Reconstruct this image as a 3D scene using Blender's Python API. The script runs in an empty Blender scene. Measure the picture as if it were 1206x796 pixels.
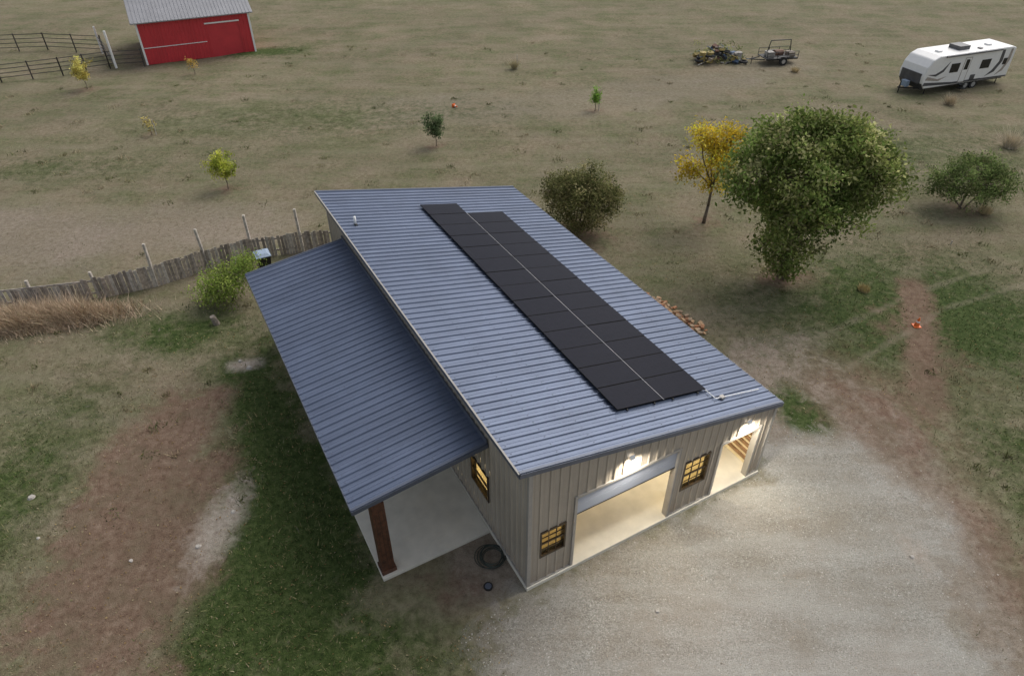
import bpy, math, random
import numpy as np
from mathutils import Vector, Matrix
random.seed(7); rng=np.random.default_rng(7)
scene=bpy.context.scene
COL=scene.collection
# ------------------------------------------------------------------ materials
def newmat(name):
    m=bpy.data.materials.new(name); m.use_nodes=True
    nt=m.node_tree; b=nt.nodes['Principled BSDF']
    return m,nt,b
def rgb(c): return (c[0],c[1],c[2],1.0)
def ramp(nt,fac,stops,interp='LINEAR'):
    r=nt.nodes.new('ShaderNodeValToRGB'); e=r.color_ramp.elements
    r.color_ramp.interpolation=interp
    while len(e)<len(stops): e.new(.5)
    for i,(p,c) in enumerate(stops):
        e[i].position=p; e[i].color=rgb(c) if len(c)==3 else c
    nt.links.new(fac,r.inputs[0]); return r.outputs[0]
def noise(nt,scale,detail=4,rough=.55,vec=None,dist=0):
    if vec is None:
        tc=nt.nodes.new('ShaderNodeTexCoord'); vec=tc.outputs['Object']
    n=nt.nodes.new('ShaderNodeTexNoise'); n.inputs['Scale'].default_value=scale
    n.inputs['Detail'].default_value=detail; n.inputs['Roughness'].default_value=rough
    n.inputs['Distortion'].default_value=dist
    nt.links.new(vec,n.inputs['Vector']); return n.outputs['Fac']
def mixc(nt,fac,a,b,mode='MIX'):
    m=nt.nodes.new('ShaderNodeMix'); m.data_type='RGBA'; m.blend_type=mode
    for s,i in ((fac,0),(a,6),(b,7)):
        if hasattr(s,'is_linked') or hasattr(s,'links'): nt.links.new(s,m.inputs[i])
        elif i==0: m.inputs[0].default_value=s
        else: m.inputs[i].default_value=rgb(s)
    return m.outputs[2]
def math_(nt,op,a,b=0.0,clamp=False):
    m=nt.nodes.new('ShaderNodeMath'); m.operation=op; m.use_clamp=clamp
    for i,s in enumerate((a,b)):
        if hasattr(s,'links'): nt.links.new(s,m.inputs[i])
        else: m.inputs[i].default_value=s
    return m.outputs[0]
def bump(nt,b,h,strength=.3,dist=.02):
    n=nt.nodes.new('ShaderNodeBump'); n.inputs['Strength'].default_value=strength
    n.inputs['Distance'].default_value=dist
    nt.links.new(h,n.inputs['Height']); nt.links.new(n.outputs[0],b.inputs['Normal'])
def simple(name,c,rough=.6,metal=0.0,var=.25,scale=3.0,bmp=.0,bscale=30,spec=.5):
    m,nt,b=newmat(name)
    n=noise(nt,scale,3,.6)
    lo=tuple(x*(1-var) for x in c); hi=tuple(min(1,x*(1+var)) for x in c)
    nt.links.new(ramp(nt,n,[(.3,lo),(.7,hi)]),b.inputs['Base Color'])
    b.inputs['Roughness'].default_value=rough; b.inputs['Metallic'].default_value=metal
    b.inputs['Specular IOR Level'].default_value=spec
    if bmp: bump(nt,b,noise(nt,bscale,2),bmp,.01)
    return m
# ------------------------------------------------------------------ mesh builder
class MB:
    def __init__(s): s.v=[];s.f=[];s.m=[];s.mats=[]
    def mi(s,mat):
        if mat not in s.mats: s.mats.append(mat)
        return s.mats.index(mat)
    def add(s,vs,fs,mat):
        o=len(s.v); s.v+= [tuple(v) for v in vs]; k=s.mi(mat)
        for f in fs: s.f.append(tuple(i+o for i in f)); s.m.append(k)
    def box(s,a,b,mat,M=None):
        x0,y0,z0=a;x1,y1,z1=b
        vs=[(x0,y0,z0),(x1,y0,z0),(x1,y1,z0),(x0,y1,z0),(x0,y0,z1),(x1,y0,z1),(x1,y1,z1),(x0,y1,z1)]
        if M is not None: vs=[M@Vector(v) for v in vs]
        s.add(vs,[(0,3,2,1),(4,5,6,7),(0,1,5,4),(1,2,6,5),(2,3,7,6),(3,0,4,7)],mat)
    def beam(s,p,q,w,h,mat,up=(0,0,1)):
        p=Vector(p);q=Vector(q);d=(q-p).normalized();u=Vector(up)
        r=d.cross(u).normalized();u=r.cross(d).normalized()
        vs=[]
        for c in (p,q):
            for i,j in ((-1,-1),(1,-1),(1,1),(-1,1)): vs.append(c+r*(i*w/2)+u*(j*h/2))
        s.add(vs,[(0,1,2,3),(7,6,5,4),(0,4,5,1),(1,5,6,2),(2,6,7,3),(3,7,4,0)],mat)
    def tube(s,p,q,r0,r1,mat,n=8,cap=True):
        p=Vector(p);q=Vector(q);d=(q-p)
        if d.length<1e-6: return
        d.normalize();a=d.orthogonal().normalized();b=d.cross(a)
        vs=[]
        for c,r in((p,r0),(q,r1)):
            for i in range(n):
                t=2*math.pi*i/n; vs.append(c+(a*math.cos(t)+b*math.sin(t))*r)
        fs=[(i,(i+1)%n,n+(i+1)%n,n+i) for i in range(n)]
        if cap: fs+= [tuple(range(n))[::-1],tuple(range(n,2*n))]
        s.add(vs,fs,mat)
    def torus(s,c,R,r,mat,axis='z',n=24,k=8):
        vs=[];fs=[]
        for i in range(n):
            t=2*math.pi*i/n
            for j in range(k):
                u=2*math.pi*j/k; rr=R+r*math.cos(u); x=rr*math.cos(t);y=rr*math.sin(t);z=r*math.sin(u)
                if axis=='y': x,y,z=x,z,y
                vs.append((c[0]+x,c[1]+y,c[2]+z))
        for i in range(n):
            for j in range(k):
                fs.append((i*k+j,((i+1)%n)*k+j,((i+1)%n)*k+(j+1)%k,i*k+(j+1)%k))
        s.add(vs,fs,mat)
    def obj(s,name,parent=None,smooth=False,bevel=0):
        me=bpy.data.meshes.new(name); me.from_pydata(s.v,[],s.f)
        for m in s.mats: me.materials.append(m)
        me.polygons.foreach_set('material_index',s.m)
        if smooth: me.polygons.foreach_set('use_smooth',[True]*len(s.f))
        me.update(); o=bpy.data.objects.new(name,me); COL.objects.link(o)
        if parent: o.parent=parent
        if bevel:
            b=o.modifiers.new('b','BEVEL'); b.width=bevel; b.segments=3; b.limit_method='ANGLE'
        return o
def empty(name,loc=(0,0,0),rz=0):
    e=bpy.data.objects.new(name,None); COL.objects.link(e); e.location=loc; e.rotation_euler=(0,0,rz); return e
def fast_mesh(name,verts,nper,mat,cols=None,smooth=False,parent=None):
    nv=len(verts); nf=nv//nper
    me=bpy.data.meshes.new(name); me.vertices.add(nv); me.vertices.foreach_set('co',verts.astype(np.float32).ravel())
    me.loops.add(nv); me.loops.foreach_set('vertex_index',np.arange(nv,dtype=np.int32))
    me.polygons.add(nf); me.polygons.foreach_set('loop_start',np.arange(0,nv,nper,dtype=np.int32))
    me.polygons.foreach_set('loop_total',np.full(nf,nper,dtype=np.int32))
    me.update(calc_edges=True); me.validate()
    if cols is not None:
        at=me.color_attributes.new('Col','FLOAT_COLOR','POINT')
        c=np.ones((nv,4),np.float32); c[:,:3]=np.repeat(cols,nper,axis=0) if len(cols)==nf else cols
        at.data.foreach_set('color',c.ravel())
    me.materials.append(mat)
    o=bpy.data.objects.new(name,me); COL.objects.link(o)
    if parent: o.parent=parent
    return o
# ------------------------------------------------------------------ noise for layout
def vnoise(x,y,sc,seed=0):
    x=x*sc;y=y*sc; xi=np.floor(x).astype(np.int64); yi=np.floor(y).astype(np.int64); fx=x-xi; fy=y-yi
    fx=fx*fx*(3-2*fx); fy=fy*fy*(3-2*fy)
    def h(i,j):
        n=(i*374761393+j*668265263+seed*1442695041)&0xffffffff
        n=((n^(n>>13))*1274126177)&0xffffffff
        return ((n^(n>>16))&0xffff)/65535.0
    return (h(xi,yi)*(1-fx)+h(xi+1,yi)*fx)*(1-fy)+(h(xi,yi+1)*(1-fx)+h(xi+1,yi+1)*fx)*fy
def fbm(x,y,sc,seed=0,o=4):
    r=0;a=.5;t=0
    for i in range(o): r=r+a*vnoise(x,y,sc*2**i,seed+i*17); t+=a; a*=.55
    return r/t
def polymask(x,y,poly,w,wob=0.0,seed=0):
    x=x+(fbm(x,y,.5,seed)-.5)*wob; y=y+(fbm(x,y,.5,seed+5)-.5)*wob
    P=np.array(poly,float); d=np.full(x.shape,1e9); ins=np.zeros(x.shape,bool)
    for i in range(len(P)):
        a=P[i];b=P[(i+1)%len(P)]; e=b-a
        t=np.clip(((x-a[0])*e[0]+(y-a[1])*e[1])/(e@e),0,1)
        d=np.minimum(d,np.hypot(x-a[0]-t*e[0],y-a[1]-t*e[1]))
        c=((a[1]>y)!=(b[1]>y))&(x<(b[0]-a[0])*(y-a[1])/(b[1]-a[1]+1e-12)+a[0]); ins^=c
    s=np.where(ins,d,-d); t=np.clip(s/(2*w)+.5,0,1); return t*t*(3-2*t)
def linemask(x,y,pts,w):
    d=np.full(x.shape,1e9)
    for a,b in zip(pts[:-1],pts[1:]):
        a=np.array(a,float);b=np.array(b,float);e=b-a
        t=np.clip(((x-a[0])*e[0]+(y-a[1])*e[1])/(e@e),0,1)
        d=np.minimum(d,np.hypot(x-a[0]-t*e[0],y-a[1]-t*e[1]))
    return np.clip(1-d/w,0,1)
def blob(x,y,cx,cy,rx,ry,ang=0):
    c=math.cos(ang);s=math.sin(ang);dx=x-cx;dy=y-cy
    u=(dx*c+dy*s)/rx; v=(-dx*s+dy*c)/ry
    return np.clip(1.25-np.sqrt(u*u+v*v)*1.0,0,1)
# building frame
GX,GY,ANG=0.456,11.45,math.radians(29.0)
ca,sa=math.cos(ANG),math.sin(ANG)
def W2(a,b): return (GX+a*ca-b*sa, GY+a*sa+b*ca)
def toAB(x,y): return ((x-GX)*ca+(y-GY)*sa, -(x-GX)*sa+(y-GY)*ca)
# zones
gravel_poly=[W2(-.6,-.1),W2(9.3,-.2),W2(9.6,1.2),(10.4,17.5),(12.4,17.3),(13.5,15.7),(13.9,13.6),(13.0,10.5),(12.6,3),(-1.2,3),(-.7,9.4)]
dirt_poly=[(-11.2,20.9),(-13.6,19.8),(-14.9,15.7),(-13.6,9),(-9.3,8.0),(-9.1,12),(-9.3,14.5),(-10.6,17.2)]
green_poly=[(-10.0,24.3),(-12.3,21),(-10.4,17),(-9.3,12),(-9.2,8),(-4.0,8),(-4.2,10.8),W2(-3.6,2.6),W2(-3.6,15)]
def zones(x,y):
    dirt=polymask(x,y,dirt_poly,1.5,3.0,3)*.95
    dirt=np.maximum(dirt,linemask(x,y,[(19.5,27.6),(18.0,23.6),(16.1,19.2)],1.3)*1.2)
    dirt=np.maximum(dirt,blob(x,y,17.8,23.0,2.0,4.2,.35)*.6)
    dirt=np.maximum(dirt,blob(x,y,-1.6,11.4,1.4,1.0)*.6)
    dirt=np.maximum(dirt,blob(x,y,14.0,19.0,3.2,5.0,.2)*.66)
    dirt=np.maximum(dirt,blob(x,y,15.4,12.0,1.8,5.5,.1)*.6)
    dirt=np.maximum(dirt,blob(x,y,-16.0,10.5,3,3)*.4)
    dirt=np.maximum(dirt,blob(x,y,13.4,28.3,1.9,1.4)*.8)
    for (tx,ty,tr) in ((-17.3,38.2,1.0),(-25.4,46.5,.9),(-5.2,44.7,1.1),(6.3,51.4,.9),(26,35.3,1.8),(10.9,33.9,1.3),(3.7,32.8,2.4),(-34.7,56.2,1.2)):
        dirt=np.maximum(dirt,blob(x,y,tx,ty,tr,tr)*.6)
    pn=.66+.76*fbm(x,y,.55,91)
    green=polymask(x,y,green_poly,1.7,2.4,9)*.9
    green=np.maximum(green,blob(x,y,18.5,25,9.5,7,0)*.8)
    green=np.maximum(green,blob(x,y,11.2,18.9,1.3,2.2,.2)*.8)
    green=np.maximum(green,blob(x,y,-14.5,23.8,4.5,2.2,.1)*.68)
    green=np.maximum(green,blob(x,y,-5.5,9.5,5,2)*.75)
    green=np.maximum(green,blob(x,y,-17.5,14,3.5,9)*.56)
    green=np.maximum(green,blob(x,y,18,16,3,6)*.5)
    green=np.maximum(green,blob(x,y,-23,67,5,2.0,.4)*.8)
    green=np.maximum(green,blob(x,y,-14,50,22,6,.1)*.36)
    green=np.maximum(green,blob(x,y,26,42,14,7,.1)*.4)
    green=np.maximum(green,blob(x,y,-30,41,12,3,.1)*.36)
    green=green*pn
    gravel=polymask(x,y,gravel_poly,1.3,2.0,21)
    clay=np.maximum(blob(x,y,-9.5,13.7,.95,2.5,-.1)*.85,blob(x,y,-11.1,21.7,.95,.6,.3)*.85)
    clay=np.maximum(clay,blob(x,y,12.6,12.6,.5,.9,.3)*.7)
    road=polymask(x,y,[(-60,24),(-24,27.5),(-19,28.4),(-12,32),(-11,36),(-18,36.5),(-30,37),(-60,36)],3.5,4,40)*.62
    road=np.maximum(road,polymask(x,y,[(-12,46),(10,50),(28,60),(28,68),(6,58),(-12,55)],2.5,4,44)*.45)
    road=np.maximum(road,polymask(x,y,[(9.6,17.5),(9.0,20.5),(10.0,23.6),(13.0,24.2),(14.6,20),(15,15.7),(15,8),(12.5,8),(12,16)],1.3,2,48)*1.0)
    road=np.maximum(road,blob(x,y,-.8,12.4,1.6,1.9)*1.0)  # no road here: sandy tan painted in to brighten shaded ground by the hose
    trk=np.maximum(linemask(x,y,[(28,29),(24.9,27.7),(19.9,25.6),(14,21.5)],.4),linemask(x,y,[(28,30.6),(24.3,29.2),(19.3,27.0),(12.5,23)],.4))*.62
    trk=np.maximum(trk,linemask(x,y,[(9,31),(14,40),(20,50),(30,58)],.5)*.4)
    trk=np.maximum(trk,linemask(x,y,[(-18,31),(-26,36),(-40,46)],.5)*.4)
    return dirt,green,gravel,clay,road,trk
def gheight(x,y):
    far=np.clip((y-30)/30,0,1)
    h=(fbm(x,y,.08,50)-.5)*.7*far+(fbm(x,y,.6,51)-.5)*.07
    d,g,gr,c,r,t=zones(x,y)
    h=h*(1-.6*gr)-.05*d
    a,b=toAB(x,y)
    near=np.clip(1-np.maximum(np.maximum(-4.4-a,a-9.6),np.maximum(-.4-b,b-18.1))/1.5,0,1)
    return h*(1-near)-.035*near
def gz(x,y): return float(gheight(np.array([float(x)]),np.array([float(y)]))[0])
# ------------------------------------------------------------------ ground
def axis_pts(lo,hi,step,ext):
    c=np.arange(lo,hi+1e-6,step); d=[];s=step
    p=hi
    while p<ext: s*=1.35; p+=s; d.append(p)
    e=[];s=step;p=lo
    while p>-ext: s*=1.35; p-=s; e.append(p)
    return np.array(e[::-1]+list(c)+d)
xs=axis_pts(-46,48,.25,1500); ys=axis_pts(4,72,.25,1500)
X,Y=np.meshgrid(xs,ys); xf=X.ravel(); yf=Y.ravel()
Z=gheight(xf,yf); nx=len(xs);ny=len(ys)
me=bpy.data.meshes.new('ground'); me.vertices.add(nx*ny)
me.vertices.foreach_set('co',np.stack([xf,yf,Z],1).astype(np.float32).ravel())
ii,jj=np.meshgrid(np.arange(nx-1),np.arange(ny-1)); b0=(jj*nx+ii).ravel()
fa=np.stack([b0,b0+1,b0+1+nx,b0+nx],1).astype(np.int32); nf=len(fa)
me.loops.add(nf*4); me.loops.foreach_set('vertex_index',fa.ravel())
me.polygons.add(nf); me.polygons.foreach_set('loop_start',np.arange(0,nf*4,4,dtype=np.int32)); me.polygons.foreach_set('loop_total',np.full(nf,4,dtype=np.int32))
me.update(calc_edges=True); me.polygons.foreach_set('use_smooth',[True]*nf)
d_,g_,gr_,c_,r_,t_=zones(xf,yf)
for nm,tr in (('zoneA',(d_,g_,gr_)),('zoneB',(c_,r_,t_))):
    at=me.color_attributes.new(nm,'FLOAT_COLOR','POINT'); arr=np.ones((nx*ny,4),np.float32)
    for i in range(3): arr[:,i]=tr[i]
    at.data.foreach_set('color',arr.ravel())
m,nt,b=newmat('field_ground')
def attr(nt,n):
    a=nt.nodes.new('ShaderNodeAttribute'); a.attribute_name=n
    s=nt.nodes.new('ShaderNodeSeparateColor'); nt.links.new(a.outputs['Color'],s.inputs[0]); return s.outputs
A=attr(nt,'zoneA');B=attr(nt,'zoneB')
tc=nt.nodes.new('ShaderNodeTexCoord'); mp=nt.nodes.new('ShaderNodeMapping'); mp.inputs['Location'].default_value=(31,17,0)
nt.links.new(tc.outputs['Object'],mp.inputs[0])
mps=nt.nodes.new('ShaderNodeMapping'); mps.inputs['Rotation'].default_value=(0,0,-.55); mps.inputs['Scale'].default_value=(.3,1.6,1); nt.links.new(tc.outputs['Object'],mps.inputs[0])
OB=tc.outputs['Object']
n_big=noise(nt,.11,3,.6,vec=OB); n_mid=noise(nt,.7,4,.65,vec=OB); n_fine=noise(nt,4,5,.78,vec=OB); n_grain=noise(nt,28,3,.75,vec=OB); n_mid2=noise(nt,1.5,5,.72,vec=OB,dist=.5)
n_b2=noise(nt,.3,5,.65,vec=mp.outputs[0]); n_st=noise(nt,.5,4,.65,vec=mps.outputs[0])
def mask(a,nz,k=.7,gain=3.2,th=.5):
    x=math_(nt,'SUBTRACT',nz,.5); x=math_(nt,'MULTIPLY',x,k); x=math_(nt,'ADD',a,x); x=math_(nt,'SUBTRACT',x,th); x=math_(nt,'MULTIPLY',x,gain); return math_(nt,'ADD',x,.5,True)
tan=ramp(nt,n_fine,[(.3,(.12,.095,.057)),(.5,(.235,.195,.13)),(.7,(.325,.275,.195))])
olive=ramp(nt,n_fine,[(.3,(.07,.075,.032)),(.5,(.145,.15,.075)),(.7,(.215,.215,.122))])
field=mixc(nt,ramp(nt,n_b2,[(.36,(0,0,0)),(.6,(1,1,1))]),tan,olive)
field=mixc(nt,ramp(nt,n_mid2,[(.45,(0,0,0)),(.75,(.7,.7,.7))]),field,(.2,.155,.11))
field=mixc(nt,ramp(nt,n_st,[(.42,(0,0,0)),(.7,(.5,.5,.5))]),field,(.275,.235,.17))
green=ramp(nt,n_fine,[(.3,(.022,.038,.01)),(.5,(.06,.088,.026)),(.7,(.13,.155,.06))])
dirt=ramp(nt,n_fine,[(.28,(.115,.066,.045)),(.5,(.205,.135,.098)),(.72,(.29,.21,.158))])
dirt=mixc(nt,ramp(nt,n_mid,[(.46,(0,0,0)),(.66,(.75,.75,.75))]),dirt,(.165,.13,.085))
roadc=ramp(nt,n_fine,[(.28,(.18,.14,.107)),(.5,(.28,.23,.18)),(.72,(.36,.305,.25))])
clay=ramp(nt,n_fine,[(.28,(.3,.23,.18)),(.6,(.5,.44,.38))])
vor=nt.nodes.new('ShaderNodeTexVoronoi'); vor.inputs['Scale'].default_value=24; nt.links.new(OB,vor.inputs['Vector'])
sv=nt.nodes.new('ShaderNodeSeparateColor'); nt.links.new(vor.outputs['Color'],sv.inputs[0])
grav=ramp(nt,sv.outputs[0],[(0,(.25,.232,.2)),(.5,(.355,.335,.295)),(1,(.46,.435,.395))])
grav=mixc(nt,ramp(nt,n_mid,[(.35,(0,0,0)),(.7,(.85,.85,.85))]),grav,(.3,.26,.21))
grav=mixc(nt,ramp(nt,n_st,[(.42,(0,0,0)),(.68,(.7,.7,.7))]),grav,(.465,.445,.405))
c=mixc(nt,mask(B[1],n_b2,.8,2.2),field,roadc)
c=mixc(nt,mask(A[1],n_mid2,1.5,2.0,.46),c,green)
c=mixc(nt,math_(nt,'MULTIPLY',mask(A[0],n_mid2,1.6,1.9,.5),.92),c,dirt)
c=mixc(nt,mask(A[2],n_mid2,1.5,1.8),c,grav)
c=mixc(nt,math_(nt,'MULTIPLY',mask(B[0],n_mid2,1.3,1.8),.85),c,clay)
c=mixc(nt,math_(nt,'MULTIPLY',mask(B[2],n_mid,1.0,2.0,.55),.5),c,(.32,.265,.2))
c=mixc(nt,1.0,c,ramp(nt,n_grain,[(.25,(.5,.5,.5)),(.5,(1,1,1)),(.8,(1.0,1.0,1.0))]),'MULTIPLY')
c=mixc(nt,1.0,c,ramp(nt,n_big,[(.3,(.8,.82,.8)),(.7,(1.0,1.0,1.0))]),'MULTIPLY')
nt.links.new(c,b.inputs['Base Color']); b.inputs['Roughness'].default_value=.95; b.inputs['Specular IOR Level'].default_value=.1
bump(nt,b,n_grain,.9,.04)
me.materials.append(m); g=bpy.data.objects.new('ground',me); COL.objects.link(g)
# ------------------------------------------------------------------ leaf material
def leafmat(name,trans=.3):
    m,nt,b=newmat(name); a=nt.nodes.new('ShaderNodeAttribute'); a.attribute_name='Col'
    out=nt.nodes['Material Output']
    if trans>0:
        df=nt.nodes.new('ShaderNodeBsdfDiffuse'); nt.links.new(a.outputs['Color'],df.inputs[0])
        t=nt.nodes.new('ShaderNodeBsdfTranslucent'); nt.links.new(a.outputs['Color'],t.inputs[0])
        mx=nt.nodes.new('ShaderNodeMixShader'); mx.inputs[0].default_value=trans
        nt.links.new(df.outputs[0],mx.inputs[1]); nt.links.new(t.outputs[0],mx.inputs[2]); nt.links.new(mx.outputs[0],out.inputs[0])
    else:
        df=nt.nodes.new('ShaderNodeBsdfDiffuse'); nt.links.new(a.outputs['Color'],df.inputs[0]); nt.links.new(df.outputs[0],out.inputs[0])
    return m
LEAF=leafmat('leaf_foliage',.42); GRASSM=leafmat('grass_blades',0)
BARK=simple('bark',(.15,.12,.09),.9,var=.45,scale=9,bmp=.6)
def leaves_np(cent,n_per,sig,size,palette,rg,zlo,zhi,flat=.6,bright=(.5,1.5)):
    nc=len(cent); ci=np.repeat(np.arange(nc),n_per); n=len(ci)
    p=cent[ci]+rg.normal(0,1,(n,3))*sig*np.array([1,1,flat])
    p[:,2]=np.maximum(p[:,2],zlo)
    d=rg.normal(0,1,(n,3)); d/=np.linalg.norm(d,axis=1)[:,None]
    nn=rg.normal(0,1,(n,3))+np.array([0,0,.9]); s=np.cross(d,nn); s/=np.linalg.norm(s,axis=1)[:,None]+1e-9
    L=size*rg.uniform(.6,1.3,n)[:,None]; w=L*.5
    v=np.stack([p-d*L/2,p+s*w/2,p+d*L/2,p-s*w/2],1).reshape(-1,3)
    pal=np.array(palette); cb=pal[rg.integers(0,len(pal),nc)]
    col=cb[ci]*.65+pal[rg.integers(0,len(pal),n)]*.35
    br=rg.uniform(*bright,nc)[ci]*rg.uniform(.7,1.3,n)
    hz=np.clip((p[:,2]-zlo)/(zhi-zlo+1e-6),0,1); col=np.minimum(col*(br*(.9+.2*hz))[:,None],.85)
    return v,col
def tree(name,x,y,lobes,ncl,nper,sig,size,palette,trunk_h,trunk_r,seed,lean=(0,0),multi=1,shell=.55,bark=BARK,flat=.75):
    rg=np.random.default_rng(seed); z0=gz(x,y)-.05
    root=empty(name,(x,y,z0))
    L=np.array(lobes,float); vol=L[:,3]*L[:,4]*L[:,5]; pr=vol**.75; pr/=pr.sum()
    k=rg.choice(len(L),ncl,p=pr); d=rg.normal(0,1,(ncl,3)); d/=np.linalg.norm(d,axis=1)[:,None]
    r=shell+(1-shell)*rg.random(ncl); r*=rg.uniform(.85,1.18,ncl)
    cent=L[k,:3]+d*L[k,3:6]*r[:,None]; cent[:,2]=np.maximum(cent[:,2],.15)
    zlo=cent[:,2].min()-.1; zhi=cent[:,2].max()+.2
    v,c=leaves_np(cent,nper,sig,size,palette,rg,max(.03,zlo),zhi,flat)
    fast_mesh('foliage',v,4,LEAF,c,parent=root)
    mb=MB(); top=Vector((lean[0],lean[1],trunk_h))
    if multi==1:
        mid=Vector((lean[0]*.3+.05,lean[1]*.3,trunk_h*.5))
        mb.tube((0,0,-.15),mid,trunk_r*1.25,trunk_r*.9,bark,10); mb.tube(mid,top,trunk_r*.9,trunk_r*.7,bark,10)
    for i,l in enumerate(L):
        c0=Vector(l[:3]); 
        st=top if multi==1 else Vector((rg.uniform(-.15,.15),rg.uniform(-.15,.15),-.1))
        m1=st.lerp(c0,.5)+Vector(rg.normal(0,.12,3))
        rr=trunk_r*(.55 if multi==1 else .5)
        mb.tube(st,m1,rr,rr*.7,bark,7); mb.tube(m1,c0,rr*.7,rr*.35,bark,7)
        idx=np.where(k==i)[0][:26]
        for j in idx:
            s2=m1.lerp(c0,float(rg.uniform(.2,1))); e=Vector(cent[j]); mm=s2.lerp(e,.5)+Vector(rg.normal(0,.1,3))
            mb.tube(s2,mm,rr*.3,rr*.18,bark,5,False); mb.tube(mm,e,rr*.18,rr*.07,bark,5,False)
    mb.obj('trunk_and_limbs',root,True)
    return root
# ------------------------------------------------------------------ building materials
def steel(name,c,metal,rough,axis,pitch=.915,var=.07,dirt=None,streak=None):
    m,nt,b=newmat(name); tc=nt.nodes.new('ShaderNodeTexCoord'); sp=nt.nodes.new('ShaderNodeSeparateXYZ')
    nt.links.new(tc.outputs['Object'],sp.inputs[0])
    f=math_(nt,'FLOOR',math_(nt,'DIVIDE',sp.outputs[axis],pitch))
    w=nt.nodes.new('ShaderNodeTexWhiteNoise'); w.noise_dimensions='1D'; nt.links.new(f,w.inputs['W'])
    n=noise(nt,.9,4,.6,vec=tc.outputs['Object'])
    col=ramp(nt,n,[(.25,tuple(x*.88 for x in c)),(.75,tuple(x*1.1 for x in c))])
    col=mixc(nt,1.0,col,ramp(nt,w.outputs['Value'],[(0,(1-var,)*3),(1,(1,1,1))]),'MULTIPLY')
    rn=noise(nt,9,3,.6,vec=tc.outputs['Object'])
    if streak:
        mpp=nt.nodes.new('ShaderNodeMapping'); mpp.inputs['Scale'].default_value=streak; nt.links.new(tc.outputs['Object'],mpp.inputs[0])
        rn=noise(nt,1.0,4,.65,vec=mpp.outputs[0])
        col=mixc(nt,1.0,col,ramp(nt,rn,[(.3,(.84,.84,.85)),(.65,(1,1,1))]),'MULTIPLY')
    if dirt:
        g=math_(nt,'MULTIPLY',math_(nt,'SUBTRACT',.9,sp.outputs[2],True),ramp(nt,noise(nt,3,3,.6),[(.3,(0,0,0)),(.7,(.8,.8,.8))]))
        col=mixc(nt,g,col,dirt)
    nt.links.new(col,b.inputs['Base Color']); b.inputs['Metallic'].default_value=metal
    r=math_(nt,'ADD',math_(nt,'MULTIPLY',rn,.18),rough-.09); nt.links.new(r,b.inputs['Roughness'])
    bump(nt,b,noise(nt,1.6,1,.5),.12,.03); return m
ROOF=steel('roof_steel',(.135,.165,.235),.5,.42,1,streak=(.6,7,1))
WALLF=steel('wall_steel_front',(.4,.35,.285),.05,.45,0,dirt=(.3,.23,.17))
WALLS=steel('wall_steel_side',(.4,.36,.3),.05,.45,1,dirt=(.3,.23,.17))
TRIM=simple('trim_grey',(.33,.31,.28),.45,.1,.08)
DTRIM=simple('trim_dark',(.1,.115,.15),.4,.3,.1)
LINER=simple('interior_liner',(.7,.6,.4),.8,var=.08)
WOOD=simple('interior_wood',(.24,.14,.07),.8,var=.3,scale=6)
CONC=simple('concrete',(.6,.57,.49),.85,var=.12,scale=1.3,bmp=.15,bscale=25)
BRONZE=simple('window_frame_bronze',(.06,.042,.025),.4,.2,.1)
DOORP=simple('overhead_door_panel',(.34,.37,.44),.4,.1,.05)
POSTM=simple('stained_post',(.085,.034,.018),.55,var=.5,scale=5,bmp=.3)
BLACK=simple('black_metal',(.02,.02,.02),.5,.3,.2)
ALU=simple('aluminium',(.45,.45,.45),.45,.6,.05)
WHITE=simple('white_paint',(.78,.78,.76),.4,0,.05)
def glassmat(name,tint=(.95,.93,.85),op=.12):
    m,nt,b=newmat(name); out=nt.nodes['Material Output']
    b.inputs['Base Color'].default_value=(.02,.02,.02,1); b.inputs['Roughness'].default_value=.05
    t=nt.nodes.new('ShaderNodeBsdfTransparent'); t.inputs[0].default_value=rgb(tint)
    mx=nt.nodes.new('ShaderNodeMixShader'); mx.inputs[0].default_value=op
    nt.links.new(t.outputs[0],mx.inputs[1]); nt.links.new(b.outputs[0],mx.inputs[2]); nt.links.new(mx.outputs[0],out.inputs[0]); return m
GLASS=glassmat('window_glass')
bld=empty('metal_workshop_building',(GX,GY,0),ANG)
WA,LB=9.2,17.6; SL=.21; Z0=5.27
def rz(a): return Z0-SL*a
def ribd(s,pitch=.305,h=.035):
    t=(s%pitch)
    if t<.02: return h*t/.02
    if t<.055: return h
    if t<.075: return h*(.075-t)/.02
    if .16<t<.175 : return .006
    return 0
def ribbed(mb,s0,s1,f,top,openings,mat,h=.035,bottom=.1):
    pts=set([s0,s1]); k=math.floor(s0/.305)
    while k*.305<s1:
        for o in (0,.02,.055,.075,.155,.16,.175,.18): pts.add(k*.305+o)
        k+=1
    for o in openings: pts.add(o[0]);pts.add(o[1])
    pts=sorted(p for p in pts if s0-1e-6<=p<=s1+1e-6); vs=[];fs=[]
    for p,q in zip(pts[:-1],pts[1:]):
        if q-p<1e-4: continue
        mid=(p+q)/2; ivs=[(bottom,None)]
        for o in openings:
            if o[0]<mid<o[1]: ivs=[(bottom,o[2]),(o[3],None)] if o[2]>bottom+.01 else [(o[3],None)]
        for lo,hi in ivs:
            a0=top(p) if hi is None else hi; a1=top(q) if hi is None else hi
            n=len(vs); dp=ribd(p+1e-5,h=h) ; dq=ribd(q-1e-5,h=h)
            vs+=[f(p,lo,dp),f(q,lo,dq),f(q,a1,dq),f(p,a0,dp)]; fs.append((n,n+1,n+2,n+3))
    mb.add(vs,fs,mat)
fop=[(1.54,5.2,.1,3.25),(7.05,8.68,.1,2.5),(5.6,6.55,1.2,2.4),(.42,1.18,1.32,2.36)]
sop=[(2.42,3.5,1.4,2.45)]
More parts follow.
